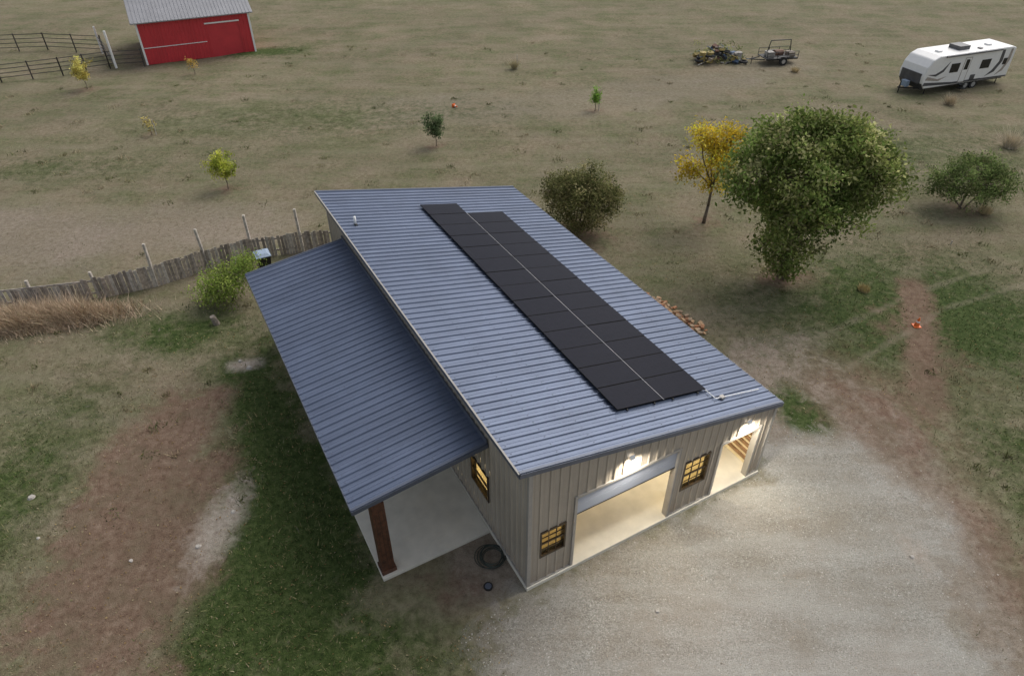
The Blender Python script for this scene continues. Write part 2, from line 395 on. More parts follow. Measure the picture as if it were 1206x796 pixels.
wb=MB(); ribbed(wb,0,WA,lambda s,z,d:(s,-d,z),lambda s:rz(s)-.04,fop,WALLF); wb.obj('front_wall',bld)
wb=MB(); ribbed(wb,0,LB,lambda s,z,d:(-d,s,z),lambda s:rz(0)-.04,sop,WALLS); wb.obj('side_wall',bld)
wb=MB(); ribbed(wb,0,LB,lambda s,z,d:(WA+d,s,z),lambda s:rz(WA)-.04,[],WALLS); wb.obj('low_side_wall',bld)
wb=MB(); ribbed(wb,0,WA,lambda s,z,d:(s,LB+d,z),lambda s:rz(s)-.04,[],WALLF); wb.obj('back_wall',bld)
def flat(s0,s1,f,top,openings,mat,mb,bottom=.12):
    pts=sorted({s0,s1,*[o[0] for o in openings],*[o[1] for o in openings]}); vs=[];fs=[]
    for p,q in zip(pts[:-1],pts[1:]):
        mid=(p+q)/2; ivs=[(bottom,None)]
        for o in openings:
            if o[0]<mid<o[1]: ivs=[(bottom,o[2]),(o[3],None)] if o[2]>bottom+.01 else [(o[3],None)]
        for lo,hi in ivs:
            n=len(vs); vs+=[f(p,lo),f(q,lo),f(q,top(q) if hi is None else hi),f(p,top(p) if hi is None else hi)]; fs.append((n,n+1,n+2,n+3))
    mb.add(vs,fs,mat)
ib=MB(); T=.16
flat(T,WA-T,lambda s,z:(s,T,z),lambda s:rz(s)-.15,fop,LINER,ib)
flat(T,LB-T,lambda s,z:(T,s,z),lambda s:rz(T)-.15,sop,LINER,ib)
flat(T,LB-T,lambda s,z:(WA-T,s,z),lambda s:rz(WA-T)-.15,[],LINER,ib)
flat(T,WA-T,lambda s,z:(s,LB-T,z),lambda s:rz(s)-.15,[],LINER,ib)
ib.add([(T,T,rz(T)-.16),(WA-T,T,rz(WA-T)-.16),(WA-T,LB-T,rz(WA-T)-.16),(T,LB-T,rz(T)-.16)],[(0,1,2,3)],LINER)
for z in np.arange(.35,3.2,.3): ib.box((WA-T-.06,.3,z),(WA-T-.005,LB-.3,z+.14),WOOD)
for bb in np.arange(2,17,2.4): ib.beam((T+.05,bb,rz(T)-.28),(WA-T-.05,bb,rz(WA-T)-.28),.06,.2,WOOD)
ib.obj('interior_lining',bld)
sb=MB(); sb.box((-.06,-.08,-.3),(WA+.06,LB+.06,.1),CONC); sb.obj('floor_slab',bld,bevel=.015)
sb=MB()
for i in range(4):
    y0=2.28+i*3.33; sb.box((-3.66,y0+.006,-.3),(-.066,y0+3.324,.085),CONC)
sb.obj('porch_slab',bld,bevel=.012)
tb=MB()
for (x,y) in ((0,0),(WA,0),(0,LB),(WA,LB)):
    top=rz(x)-.05; sx=-.045 if x==0 else -.07; sy=-.045 if y==0 else -.07
    tb.box((x+sx,y+sy,.1),(x+sx+.115,y+sy+.115,top),TRIM)
def frame_f(o,mat,w=.07,bot=False):
    a0,a1,z0,z1=o
    tb.box((a0-w,-.05,z0),(a0+.02,T+.01,z1+w),mat); tb.box((a1-.02,-.05,z0),(a1+w,T+.01,z1+w),mat)
    tb.box((a0+.02,-.047,z1-.02),(a1-.02,T+.008,z1+w-.003),mat)
for o in fop[:2]: frame_f(o,TRIM)
for a0,a1 in ((.08,1.46),(5.28,6.97),(8.76,9.12)): tb.box((a0,-.042,.1),(a1,-.001,.17),TRIM)
tb.box((-.042,.08,.1),(-.001,LB-.08,.17),TRIM)
tb.obj('trim',bld)
def window(mb,f,s0,s1,z0,z1,nx=3,nz=4):
    def bx(a,b,c,d,p,q,mat):
        P=[f(s,z,dd) for s in (a,b) for z in (c,d) for dd in (p,q)]
        mn=[min(v[i] for v in P) for i in range(3)];mx=[max(v[i] for v in P) for i in range(3)]; mb.box(mn,mx,mat)
    w=.055
    bx(s0-w,s0,z0-w,z1+w,-.05,.06,BRONZE);bx(s1,s1+w,z0-w,z1+w,-.05,.06,BRONZE)
    bx(s0,s1,z0-w,z0,-.047,.06,BRONZE);bx(s0,s1,z1,z1+w,-.047,.06,BRONZE)
    zm=(z0+z1)/2; bx(s0,s1,zm-.025,zm+.025,-.02,.03,BRONZE)
    for i in range(1,nx): s=s0+(s1-s0)*i/nx; bx(s-.011,s+.011,z0,z1,-.01,.02,BRONZE)
    for i in range(1,nz):
        if i*2==nz: continue
        z=z0+(z1-z0)*i/nz; bx(s0,s1,z-.011,z+.011,-.008,.018,BRONZE)
    bx(s0,s1,z0,z1,.025,.03,GLASS)
wm=MB(); window(wm,lambda s,z,d:(s,d,z),*fop[2]); window(wm,lambda s,z,d:(s,d,z),*fop[3]); window(wm,lambda s,z,d:(d,s,z),*sop[0],nx=1,nz=2)
BLIND,ntb,bb_=newmat('blind_fabric'); 
bb_.inputs['Base Color'].default_value=(.8,.68,.4,1); bb_.inputs['Roughness'].default_value=.9
tr=ntb.nodes.new('ShaderNodeBsdfTranslucent'); tr.inputs[0].default_value=(.85,.72,.42,1); mx=ntb.nodes.new('ShaderNodeMixShader'); mx.inputs[0].default_value=.65
ntb.links.new(bb_.outputs[0],mx.inputs[1]); ntb.links.new(tr.outputs[0],mx.inputs[2]); ntb.links.new(mx.outputs[0],ntb.nodes['Material Output'].inputs[0])
for o in (fop[2],fop[3]): wm.add([(o[0],.13,o[2]),(o[1],.13,o[2]),(o[1],.13,o[3]),(o[0],.13,o[3])],[(0,1,2,3)],BLIND)
o=sop[0]; wm.add([(.13,o[0],o[2]),(.13,o[1],o[2]),(.13,o[1],o[3]),(.13,o[0],o[3])],[(0,1,2,3)],BLIND)
wm.obj('windows',bld)
dm=MB()
dm.box((1.52,.03,2.46),(5.22,.075,2.82),DOORP); dm.box((1.52,.03,2.828),(5.22,.075,3.24),DOORP)
dm.box((1.52,.02,2.42),(5.22,.08,2.455),BLACK)
for i in range(4): dm.box((1.52,.5+i*.56,3.5),(5.22,1.05+i*.56,3.545),DOORP)
dm.box((1.52,.2,3.3),(5.22,.25,3.46),DOORP)
dm.tube((1.5,.25,3.47),(1.5,3,3.47),.025,.025,ALU); dm.tube((5.24,.25,3.47),(5.24,3,3.47),.025,.025,ALU)
dm.obj('overhead_door',bld)
def roof(name,b0,b1,a0,a1,z_at,th=.12,mat=ROOF,fasc=DTRIM):
    mb=MB(); pts=[];k=0
    while k*.305<b1-b0:
        for o,h in ((0,0),(.022,.042),(.062,.042),(.084,0),(.17,0),(.18,.008),(.2,.008),(.21,0)):
            if k*.305+o<b1-b0: pts.append((b0+k*.305+o,h))
        k+=1
    pts.append((b1,0)); vs=[];fs=[]
    NA=8
    for (bb,h) in pts:
        for i in range(NA+1):
            a=a0+(a1-a0)*i/NA; vs.append((a,bb,z_at(a)+h))
    for j in range(len(pts)-1):
        for i in range(NA): n=j*(NA+1)+i; fs.append((n,n+1,n+NA+2,n+NA+1))
    mb.add(vs,fs,mat)
    e=.01
    u=[(a0+e,b0+e,z_at(a0)-th),(a1-e,b0+e,z_at(a1)-th),(a1-e,b1-e,z_at(a1)-th),(a0+e,b1-e,z_at(a0)-th)]
    mb.add(u,[(3,2,1,0)],WHITE if 'porch' in name else TRIM)
    def fb(p,q): mb.beam(p,q,.03,th+.03,fasc)
    o=th/2-.005
    fb((a0-.01,b0-.012,z_at(a0)-o),(a1+.01,b0-.012,z_at(a1)-o)); fb((a0-.01,b1+.012,z_at(a0)-o),(a1+.01,b1+.012,z_at(a1)-o))
    fb((a0-.012,b0,z_at(a0)-o-.012),(a0-.012,b1,z_at(a0)-o-.012)); fb((a1+.012,b0,z_at(a1)-o-.012),(a1+.012,b1,z_at(a1)-o-.012))
    mb.beam((a0,b0+.04,z_at(a0)+.048),(a1,b0+.04,z_at(a1)+.048),.08,.012,fasc)
    mb.beam((a0,b1-.04,z_at(a0)+.048),(a1,b1-.04,z_at(a1)+.048),.08,.012,fasc)
    for a in np.arange(a0+.15,a1,1.2):
        for j in range(int((b1-b0)/.305)):
            bb=b0+j*.305+.125; z=z_at(a)
            mb.box((a-.012,bb-.012,z+.001),(a+.012,bb+.012,z+.012),fasc)
    return mb.obj(name,bld)
roof('upper_roof',-.1,17.72,-.35,9.34,lambda a:rz(a)+.02)
LZ=lambda a:4.03+a*.122
roof('porch_roof',2.32,15.6,-4.12,-.035,LZ)
fm=MB(); fm.beam((-.06,2.33,LZ(0)+.09),(-.06,15.6,LZ(0)+.09),.04,.16,DTRIM); fm.beam((-.37,-.1,rz(-.35)+.05),(-.37,17.7,rz(-.35)+.05),.05,.02,TRIM)  # porch flashing in dark trim: the eave's shade put into its colour
fm.obj('flashing',bld)
pm=MB()
for bb in (2.42,6.6,10.9,15.1):
    pm.box((-3.6,bb,.25),(-3.22,bb+.38,LZ(-3.41)-.32),POSTM)
    for o in (.07,.19,.31): 
        pm.box((-3.6+o-.004,bb-.006,.26),(-3.6+o+.004,bb+.002,3.0),BLACK)
    pm.box((-3.64,bb-.03,.085),(-3.18,bb+.41,.25),POSTM)
pm.beam((-3.41,2.38,LZ(-3.41)-.24),(-3.41,15.55,LZ(-3.41)-.24),.2,.2,POSTM)
for bb in np.arange(2.6,15.6,1.2): pm.beam((-4.0,bb,LZ(-4.0)-.19),(-.1,bb,LZ(-.1)-.19),.06,.12,WOOD)
pm.obj('porch_posts',bld,bevel=.008)
vm=MB(); vm.tube((.28,14.3,5.2),(.28,14.3,5.6),.05,.05,WHITE,12); vm.tube((.28,14.3,5.2),(.28,14.3,5.3),.12,.06,BLACK,12); vm.obj('vent_pipe',bld,True)
lm=MB(); m,nt,b=newmat('lamp_lens'); b.inputs['Emission Color'].default_value=(1,.93,.82,1); b.inputs['Emission Strength'].default_value=6
LENS=m
for a,z in ((3.3,4.0),(8.0,3.1)):
    lm.add([(a-.09,-.045,z-.06),(a+.09,-.045,z-.06),(a+.09,-.045,z+.06),(a-.09,-.045,z+.06),(a-.08,-.13,z-.06),(a+.08,-.13,z-.06),(a+.08,-.1,z+.02),(a-.08,-.1,z+.02)],[(3,2,6,7),(7,6,5,4),(0,3,7,4),(1,5,6,2)],WHITE)
    lm.add([(a-.08,-.05,z-.055),(a+.08,-.05,z-.055),(a+.075,-.125,z-.055),(a-.075,-.125,z-.055)],[(0,1,2,3)],LENS)
lm.obj('wall_lamps',bld)
cl=MB()
for bb in (2.6,9):
    cl.box((3.2,bb,3.9),(5.6,bb+.12,3.95),LENS)
cl.obj('ceiling_lights',bld)
def area(name,loc,sx,sy,power,col=(1,.88,.66)):
    l=bpy.data.lights.new(name,'AREA'); l.shape='RECTANGLE'; l.size=sx; l.size_y=sy; l.energy=power; l.color=col
    o=bpy.data.objects.new(name,l); COL.objects.link(o); o.parent=bld; o.location=loc; return o
for i,bb in enumerate((2.6,9)): area('shop_light',(4.4,bb+.06,3.88),2.4,.4,720 if i==0 else 380)
for a,z in ((3.3,3.92),(8.0,3.02)):
    l=bpy.data.lights.new('wall_lamp_light','SPOT'); l.energy=280; l.spot_size=math.radians(165); l.spot_blend=.9; l.shadow_soft_size=.1; l.color=(1,.92,.78)
    o=bpy.data.objects.new('wall_lamp_light',l); COL.objects.link(o); o.parent=bld; o.location=(a,-.28,z); o.rotation_euler=(math.radians(3),0,0)
# ------------------------------------------------------------------ solar array
m,nt,b=newmat('solar_cells'); tc=nt.nodes.new('ShaderNodeTexCoord')
br=nt.nodes.new('ShaderNodeTexBrick'); br.offset=0; br.inputs['Scale'].default_value=1; br.inputs['Brick Width'].default_value=.172; br.inputs['Row Height'].default_value=.086
br.inputs['Mortar Size'].default_value=.0022; br.inputs['Color1'].default_value=(.009,.01,.017,1); br.inputs['Color2'].default_value=(.011,.012,.02,1); br.inputs['Mortar'].default_value=(.02,.02,.028,1)
nt.links.new(tc.outputs['Object'],br.inputs['Vector']); nt.links.new(br.outputs['Color'],b.inputs['Base Color'])
b.inputs['Roughness'].default_value=.42; b.inputs['Specular IOR Level'].default_value=.06
CELLS=m; PFR=simple('panel_frame',(.006,.006,.007),.5,.1,.1,spec=.1)
sol=empty('solar_panel_array',(GX,GY,0),ANG)
so=MB()
def sheared(a0,a1,b0,b1,h0,h1,mat,t=0):
    vs=[(a,bb,rz(a)+.02+h+(t*(bb-b0))) for h in (h0,h1) for (a,bb) in ((a0,b0),(a1,b0),(a1,b1),(a0,b1))]
    so.add(vs,[(0,3,2,1),(4,5,6,7),(0,1,5,4),(1,2,6,5),(2,3,7,6),(3,0,4,7)],mat)
for col,(a0,rows) in enumerate(((3.6,14),(5.36,13))):
    for r in range(rows):
        b0=1.16+r*1.04; a1=a0+1.73; b1=b0+1.02
        j=random.uniform(-.004,.004); t=random.uniform(-.006,.006)
        sheared(a0,a1,b0,b1,.1+j,.132+j,PFR,t); sheared(a0+.014,a1-.014,b0+.014,b1-.014,.1325+j,.1345+j,CELLS,t)
    for aa in (a0+.35,a0+1.38):
        n=rows*1.04; so.beam((aa,1.1,rz(aa)+.08),(aa,1.16+n+.05,rz(aa)+.08),.04,.05,BLACK)
GREYM=simple('grey_rail',(.36,.36,.37),.6,0,.1,spec=.2)
so.beam((5.345,1.14,rz(5.345)+.14),(5.345,1.16+13.52,rz(5.345)+.14),.016,.012,GREYM)
so.tube((7.1,1.2,rz(7.1)+.09),(7.12,.72,rz(7.12)+.09),.016,.016,WHITE); so.tube((7.12,.72,rz(7.12)+.09),(9.0,.66,rz(9)+.09),.016,.016,WHITE)
so.box((7.32,.64,rz(7.4)+.06),(7.46,.78,rz(7.4)+.13),TRIM)
so.obj('panels_and_rails',sol)
# ------------------------------------------------------------------ wooden fence
FW=[simple('weathered_board_%d'%i,c,.9,var=.35,scale=7,bmp=.3) for i,c in enumerate([(.33,.29,.25),(.43,.39,.34),(.24,.205,.17),(.38,.32,.26)])]
fn=MB(); path=[(-27.5,24.6),(-23.5,25.6),(-19.4,26.5),(-17.2,27.5),(-15.2,29.0),(-13.3,30.1),(-10.8,30.7),(-8.6,31.2)]
for p,q in zip(path[:-1],path[1:]):
    p=Vector((*p,0));q=Vector((*q,0));L=(q-p).length;d=(q-p)/L;n=int(L/.15);px=Vector((-d.y,d.x,0))
    for i in range(n):
        if random.random()<.05: continue
        c=p+d*(i+.5)*L/n; z=gz(c.x,c.y); h=1.2+random.uniform(-.07,.05)-(.2 if c.x<-20 else 0); t=random.uniform(-.02,.02)
        w=.068
        M=Matrix.Translation((c.x,c.y,z-.05))@Matrix.Rotation(math.atan2(d.y,d.x)+random.uniform(-.05,.05),4,'Z')@Matrix.Rotation(t,4,'Y')@Matrix.Rotation(random.uniform(-.03,.03),4,'X')
        fn.box((-w,-.01,0),(w,.012,h),random.choice(FW),M)
    for zz in (.3,.95): fn.beam(p+Vector((0,0,zz))+px*.045,q+Vector((0,0,zz))+px*.045,.04,.09,FW[0])
for (x,y,h) in ((-17.2,27.55,2.35),(-15.2,29.05,2.3),(-13.3,30.2,2.4),(-10.9,30.8,2.45),(-19.5,26.6,1.4),(-22.2,26,1.3),(-8.6,31.3,1.3)):
    fn.beam((x,y,-.1),(x+random.uniform(-.1,.1),y+random.uniform(-.06,.06),h),.11,.11,FW[1],up=(0,1,0))
fn.obj('wooden_fence')
BLUE=simple('blue_grey_plastic',(.26,.33,.42),.5,var=.1); 
def trash(x,y):
    r=empty('trash_can',(x,y,gz(x,y)),.5); t=MB()
    vs=[];
    for z,w,d in ((.08,.24,.26),(.95,.33,.36)):
        vs+=[(-w,-d,z),(w,-d,z),(w,d,z),(-w,d,z)]
    t.add(vs,[(0,3,2,1),(0,1,5,4),(1,2,6,5),(2,3,7,6),(3,0,4,7)],BLACK)
    t.box((-.36,-.4,.95),(.36,.4,1.0),BLUE)
    t.add([(-.33,-.36,1.0),(.33,-.36,1.0),(.33,.36,1.0),(-.33,.36,1.0),(-.22,-.22,1.09),(.22,-.22,1.09),(.22,.26,1.09),(-.22,.26,1.09)],[(4,5,6,7),(0,1,5,4),(1,2,6,5),(2,3,7,6),(3,0,4,7)],BLUE)
    t.tube((-.3,.42,.95),(.3,.42,.95),.02,.02,BLACK)
    for s in (-.3,.3): t.tube((s-.03,.3,.12),(s+.03,.3,.12),.12,.12,BLACK,16)
    t.obj('bin_body',r,bevel=.02)
trash(-12.3,28.9)
# ------------------------------------------------------------------ blades masses
def blades(name,px,py,h,w,cols,rg,lean=.5):
    n=len(px); z=gheight(px,py); ang=rg.uniform(0,2*np.pi,n); lx=rg.normal(0,lean,n)*h; ly=rg.normal(0,lean,n)*h
    b=np.stack([px,py,z-.01],1); s=np.stack([np.cos(ang)*w,np.sin(ang)*w,np.zeros(n)],1)
    t=b+np.stack([lx,ly,h],1)
    v=np.stack([b-s,b+s,t],1).reshape(-1,3); return fast_mesh(name,v,3,GRASSM,cols)
rg=np.random.default_rng(11)
n=260000; 
py=8+(48-8)*rg.random(n)**1.35; px=(rg.random(n)*2-1)*(py*.82+11)
a,bb=toAB(px,py); keep=~((a>-3.8)&(a<9.4)&(bb>-.15)&(bb<17.8))&~((a<=0)&(a>-3.8)&(bb<2.2)&(bb>-.2)&(rg.random(n)<.75))
d,gn,gr,cl_,rd,tk=zones(px,py); gn=np.clip(gn*(.3+1.4*fbm(px,py,1.2,66)),0,1)
dens=np.clip(1-1.15*gr-.95*d-cl_-.6*rd-.5*tk,0,1)*(.15+.85*fbm(px,py,.9,77))*(.5+.6*gn)
keep&=rg.random(n)<dens*1.5
px=px[keep];py=py[keep];gn=gn[keep]; n=len(px)
h=rg.uniform(.03,.08,n)*(1+.7*gn)
tanc=np.array([[.27,.225,.145],[.33,.28,.19],[.21,.185,.11],[.155,.155,.075]]); grc=np.array([[.06,.09,.026],[.09,.12,.036],[.13,.15,.06],[.22,.2,.1]])
isg=(rg.random(n)<np.clip(gn*1.3+.06,0,1))
cols=np.where(isg[:,None],grc[rg.integers(0,4,n)],tanc[rg.integers(0,4,n)])*rg.uniform(.75,1.2,n)[:,None]
blades('grass',px,py,h,rg.uniform(.008,.02,n),cols,rg,.7)
nt_=420; ty=14+56*rg.random(nt_); tx=(rg.random(nt_)*2-1)*(ty*.8+9); a,bb=toAB(tx,ty); z_=zones(tx,ty)
k=~((a>-5)&(a<10.5)&(bb>-1)&(bb<18.5))&(z_[2]<.2)&(z_[4]<.5); tx=tx[k];ty=ty[k]; nt_=len(tx); per=26
ix=np.repeat(np.arange(nt_),per); n=len(ix); rr=rg.uniform(.08,.28,nt_)[ix]; wx=tx[ix]+rg.normal(0,1,n)*rr; wy=ty[ix]+rg.normal(0,1,n)*rr
pal=np.array([[.13,.14,.055],[.22,.2,.1],[.32,.26,.16],[.12,.13,.055]])
blades('weed_tufts',wx,wy,rg.uniform(.08,.2,nt_)[ix]*rg.uniform(.6,1.2,n),rg.uniform(.012,.03,n),pal[rg.integers(0,4,nt_)][ix]*rg.uniform(.7,1.3,n)[:,None],rg,.6)
n=3800; lx=np.concatenate([rg.uniform(-15,0,n//2),rg.uniform(2,24,n//2)]); ly=np.concatenate([rg.uniform(9,24,n//2),rg.uniform(17,38,n//2)])
a,bb=toAB(lx,ly); k=~((a>-3.8)&(a<9.6)&(bb>-.15)&(bb<17.9)); lx=lx[k];ly=ly[k];n=len(lx)
zz=gheight(lx,ly)+.03; an=rg.uniform(0,6.28,n); s=rg.uniform(.018,.04,n)
P=np.stack([lx,ly,zz],1); D=np.stack([np.cos(an)*s,np.sin(an)*s,rg.uniform(-.01,.02,n)],1); S=np.stack([-np.sin(an)*s*.6,np.cos(an)*s*.6,rg.uniform(-.01,.02,n)],1)
pal=np.array([[.4,.3,.15],[.3,.21,.1],[.42,.36,.22],[.24,.15,.07]])
fast_mesh('fallen_leaves',np.stack([P-D,P+S,P+D,P-S],1).reshape(-1,3),4,LEAF,pal[rg.integers(0,4,n)])
n=22000; sx=rg.uniform(-1.5,15.5,n); sy=rg.uniform(8,24.5,n); gr=zones(sx,sy)[2]; a,bb=toAB(sx,sy)
k=(rg.random(n)<gr*1.0+.02)&~((a>-3.9)&(a<9.4)&(bb>-.12)&(bb<17.8)); sx=sx[k];sy=sy[k];n=len(sx)
r=rg.uniform(.01,.024,n)*(1+.7*(rg.random(n)>.97)); oc=np.array([[1,0,0],[0,1,0],[-1,0,0],[0,-1,0],[0,0,.8],[0,0,-.8]])
tri=np.array([[0,1,4],[1,2,4],[2,3,4],[3,0,4]]); an=rg.uniform(0,6.28,n)
base=oc[tri].reshape(-1,3); sc=np.stack([rg.uniform(.7,1.3,n),rg.uniform(.7,1.3,n),rg.uniform(.4,.8,n)],1)*r[:,None]
V=base[None]*sc[:,None]; cx,sx_=np.cos(an)[:,None],np.sin(an)[:,None]
Vr=np.stack([V[:,:,0]*cx-V[:,:,1]*sx_,V[:,:,0]*sx_+V[:,:,1]*cx,V[:,:,2]],2)+np.stack([sx,sy,gheight(sx,sy)],1)[:,None]
gc=np.array([[.42,.395,.35],[.34,.315,.27],[.28,.25,.21],[.5,.475,.43],[.37,.32,.26]])[rg.integers(0,5,n)]
fast_mesh('gravel',Vr.reshape(-1,3),3,GRASSM,np.repeat(gc,4,axis=0))
n=15000; bx=rg.normal(-21.8,1.7,n); by=24.6+(bx+21.6)*.16+rg.normal(0,.5,n)
hb=rg.uniform(.25,.95,n)*np.clip(1.2-np.abs(by-24.6-(bx+21.6)*.16)*.8,.2,1)*(.5+fbm(bx,by,1.0,5))
bc=np.array([[.5,.38,.27],[.62,.49,.36],[.42,.31,.21],[.5,.42,.28]])[rg.integers(0,4,n)]*rg.uniform(.75,1.2,n)[:,None]
blades('dry_brush',bx,by,hb,rg.uniform(.01,.025,n),bc,rg,.5)
for i,(x,y,rr,hh_,c) in enumerate(((33.9,52.6,.6,.9,(.5,.42,.3)),(33.9,44.4,.8,1.5,(.55,.48,.36)),(27,35.0,.6,.5,(.5,.42,.26)),(16.9,27.2,.5,.3,(.42,.35,.18)),(.2,62.1,.25,1.0,(.45,.4,.26)),(24.5,60.5,.5,.5,(.5,.42,.26)))):
    n=500; an=rg.uniform(0,6.28,n); q=rr*np.sqrt(rg.random(n))*.5
    blades('dry_shrub' if i==0 else 'dry_shrub.%03d'%i,x+np.cos(an)*q,y+np.sin(an)*q,rg.uniform(.4,1,n)*hh_,rg.uniform(.01,.02,n),np.array(c)*rg.uniform(.8,1.4,n)[:,None],rg,.45)
# ------------------------------------------------------------------ trees
OAK=[(.15,.22,.055),(.2,.27,.075),(.12,.18,.045),(.3,.33,.11),(.54,.5,.26),(.25,.29,.09)]
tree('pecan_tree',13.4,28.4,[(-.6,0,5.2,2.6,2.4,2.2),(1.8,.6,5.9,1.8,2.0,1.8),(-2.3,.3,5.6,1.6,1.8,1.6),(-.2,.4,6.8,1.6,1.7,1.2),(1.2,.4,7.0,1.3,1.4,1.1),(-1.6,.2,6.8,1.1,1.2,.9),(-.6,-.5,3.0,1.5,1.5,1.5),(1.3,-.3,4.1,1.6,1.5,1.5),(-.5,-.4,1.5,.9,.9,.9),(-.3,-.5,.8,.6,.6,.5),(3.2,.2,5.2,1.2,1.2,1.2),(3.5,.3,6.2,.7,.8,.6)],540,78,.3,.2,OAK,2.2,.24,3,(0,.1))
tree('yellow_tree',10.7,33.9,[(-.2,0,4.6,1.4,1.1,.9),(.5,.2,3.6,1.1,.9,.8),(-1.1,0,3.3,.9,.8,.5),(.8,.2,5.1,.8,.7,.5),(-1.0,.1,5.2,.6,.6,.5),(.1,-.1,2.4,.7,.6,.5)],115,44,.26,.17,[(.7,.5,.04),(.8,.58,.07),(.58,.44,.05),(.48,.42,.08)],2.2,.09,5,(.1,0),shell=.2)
tree('evergreen_shrub',3.7,32.9,[(0,0,1.9,2.0,1.8,1.6),(-.8,.1,2.3,1.3,1.2,1.2),(.9,0,2.3,1.2,1.2,1.1),(.1,.1,2.9,1.2,1.1,.9)],380,60,.2,.12,[(.14,.15,.055),(.2,.2,.085),(.095,.115,.04),(.36,.31,.16)],.6,.1,8,multi=4,shell=.6)
tree('round_bush',26.0,35.6,[(0,0,1.7,2.3,1.9,1.2),(-1.2,0,1.7,1.3,1.2,.9),(1.4,.1,1.6,1.3,1.2,1.0),(.1,.2,2.5,1.5,1.3,.8)],230,50,.2,.14,[(.13,.19,.06),(.18,.24,.08),(.1,.145,.05),(.27,.28,.13)],.7,.09,9,multi=4,shell=.45)
tree('willow_shrub',-13.2,26.1,[(0,0,1.0,1.2,1.1,.9),(.6,.3,1.6,.9,.8,.8),(-.7,.1,.9,.8,.8,.7),(.9,.6,2.0,.5,.5,.5)],130,50,.26,.11,[(.24,.33,.07),(.34,.4,.1),(.18,.26,.06)],.4,.05,12,multi=3,shell=.3)
YG=[(.4,.44,.07),(.5,.5,.1),(.28,.36,.06)]
def sap(name,x,y,h,w,pal,seed,ncl=34,nper=34): tree(name,x,y,[(0,0,h*.66,w,w,h*.32),(w*.25,0,h*.45,w*.6,w*.6,h*.2)],ncl,nper,.14,.14,pal,h*.35,.03,seed,shell=.2)
sap('sapling',-17.3,38.2,2.5,.85,YG,21,60,40)
sap('sapling',-25.4,46.5,1.5,.35,[(.5,.4,.12),(.4,.33,.1)],22,9,14)
sap('sapling',-27.4,60.2,1.7,.4,[(.6,.42,.1),(.45,.32,.1)],23,14,16)
sap('sapling',-34.7,56.2,2.6,.8,[(.6,.5,.14),(.66,.54,.16),(.45,.42,.14)],24,60,40)
sap('sapling',-5.2,44.7,2.4,.7,[(.12,.17,.08),(.15,.2,.095)],25,50,40)
sap('sapling',6.3,51.4,1.9,.4,[(.25,.42,.08),(.2,.33,.07)],26,24,34)
st=MB()
for (x,y) in ((-25.1,46.6),(6.6,51.4),(.45,62.1),(23.3,31.5)): st.tube((x,y,-.1),(x,y,1.1 if y>40 else .2),.03,.03,FW[1],6)
st.obj('stakes')
ORANGE=simple('orange_plastic',(.75,.16,.03),.5,var=.05)
def cone(name,x,y,tip=False):
    r=empty(name,(x,y,gz(x,y)+(.12 if tip else .01))); t=MB()
    t.box((-.16,-.16,0),(.16,.16,.03),ORANGE); t.tube((0,0,.03),(0,0,.22),.12,.08,ORANGE,20); t.tube((0,0,.22),(0,0,.29),.081,.066,WHITE,20); t.tube((0,0,.29),(0,0,.46),.066,.022,ORANGE,20)
    t.obj('cone_body',r)
    if tip: r.rotation_euler=(math.radians(88),0,.8)
cone('traffic_cone',18.15,24.4); cone('traffic_cone.001',-4.5,52.1,True)
BR=[simple('rubble_%d'%i,c,.85,var=.3) for i,c in enumerate([(.42,.2,.1),(.36,.26,.17),(.5,.32,.18)])]
bm=MB()
for i in range(110):
    t=random.random(); x=6.5+t*1.9+random.gauss(0,.16); y=26.4-t*2.6+random.gauss(0,.2); s=random.uniform(.05,.13)
    M=Matrix.Translation((x,y+.1,gz(x,y)+s*.3+random.random()*.12))@Matrix.Rotation(random.random()*6,4,'Z')@Matrix.Rotation(random.uniform(-.5,.5),4,'X')
    bm.box((-s,-s*.6,-s*.4),(s,s*.6,s*.4),random.choice(BR),M)
bm.obj('brick_rubble_pile',bevel=.012)
hm=MB(); HOSE=simple('black_hose',(.03,.04,.032),.45)
for i in range(7):
    cx,cy=-.66+random.uniform(-.09,.09),12.45+random.uniform(-.08,.08); hm.torus((cx,cy,.0+i*.014+.03),random.uniform(.3,.45),.014,HOSE,n=36,k=6)
pts=[Vector((-.2,12.4,.02)),Vector((.05,12.9,.02)),Vector((-.35,13.3,.02)),Vector((-.42,13.15,.3))]
for p,q in zip(pts[:-1],pts[1:]): hm.tube(p,q,.014,.014,HOSE)
hm.obj('coiled_hose',smooth=True)
um=MB(); um.tube((-.71,11.5,-.1),(-.71,11.5,.02),.14,.14,BLACK,20); um.tube((-.71,11.5,.02),(-.71,11.5,.035),.1,.09,DTRIM,20); um.obj('utility_cover')
sm=MB()
sm.tube((-13.25,24.5,-.1),(-13.35,24.45,.45),.15,.12,FW[2],10); sm.obj('tree_stump')
rk=MB(); ROCK=simple('rock',(.4,.37,.33),.9)
for (x,y,s) in ((-16.2,14.8,.12),(-15.1,13.2,.06),(-11.8,12.4,.07),(-9.9,12.9,.1),(-9.2,14.2,.08),(-10.9,21.5,.12),(-11.4,21.9,.1),(12.4,12.5,.08),(4.2,10.7,.07)):
    vs=[];n=8
    for k in range(2):
        for i in range(n):
            t=6.283*i/n; q=s*(1-.35*k)*random.uniform(.8,1.2); vs.append((x+q*math.cos(t),y+q*math.sin(t),gz(x,y)+k*s*.6))
    rk.add(vs,[(i,(i+1)%n,n+(i+1)%n,n+i) for i in range(n)]+[tuple(range(n,2*n))],ROCK)
rk.obj('rocks',bevel=.01)
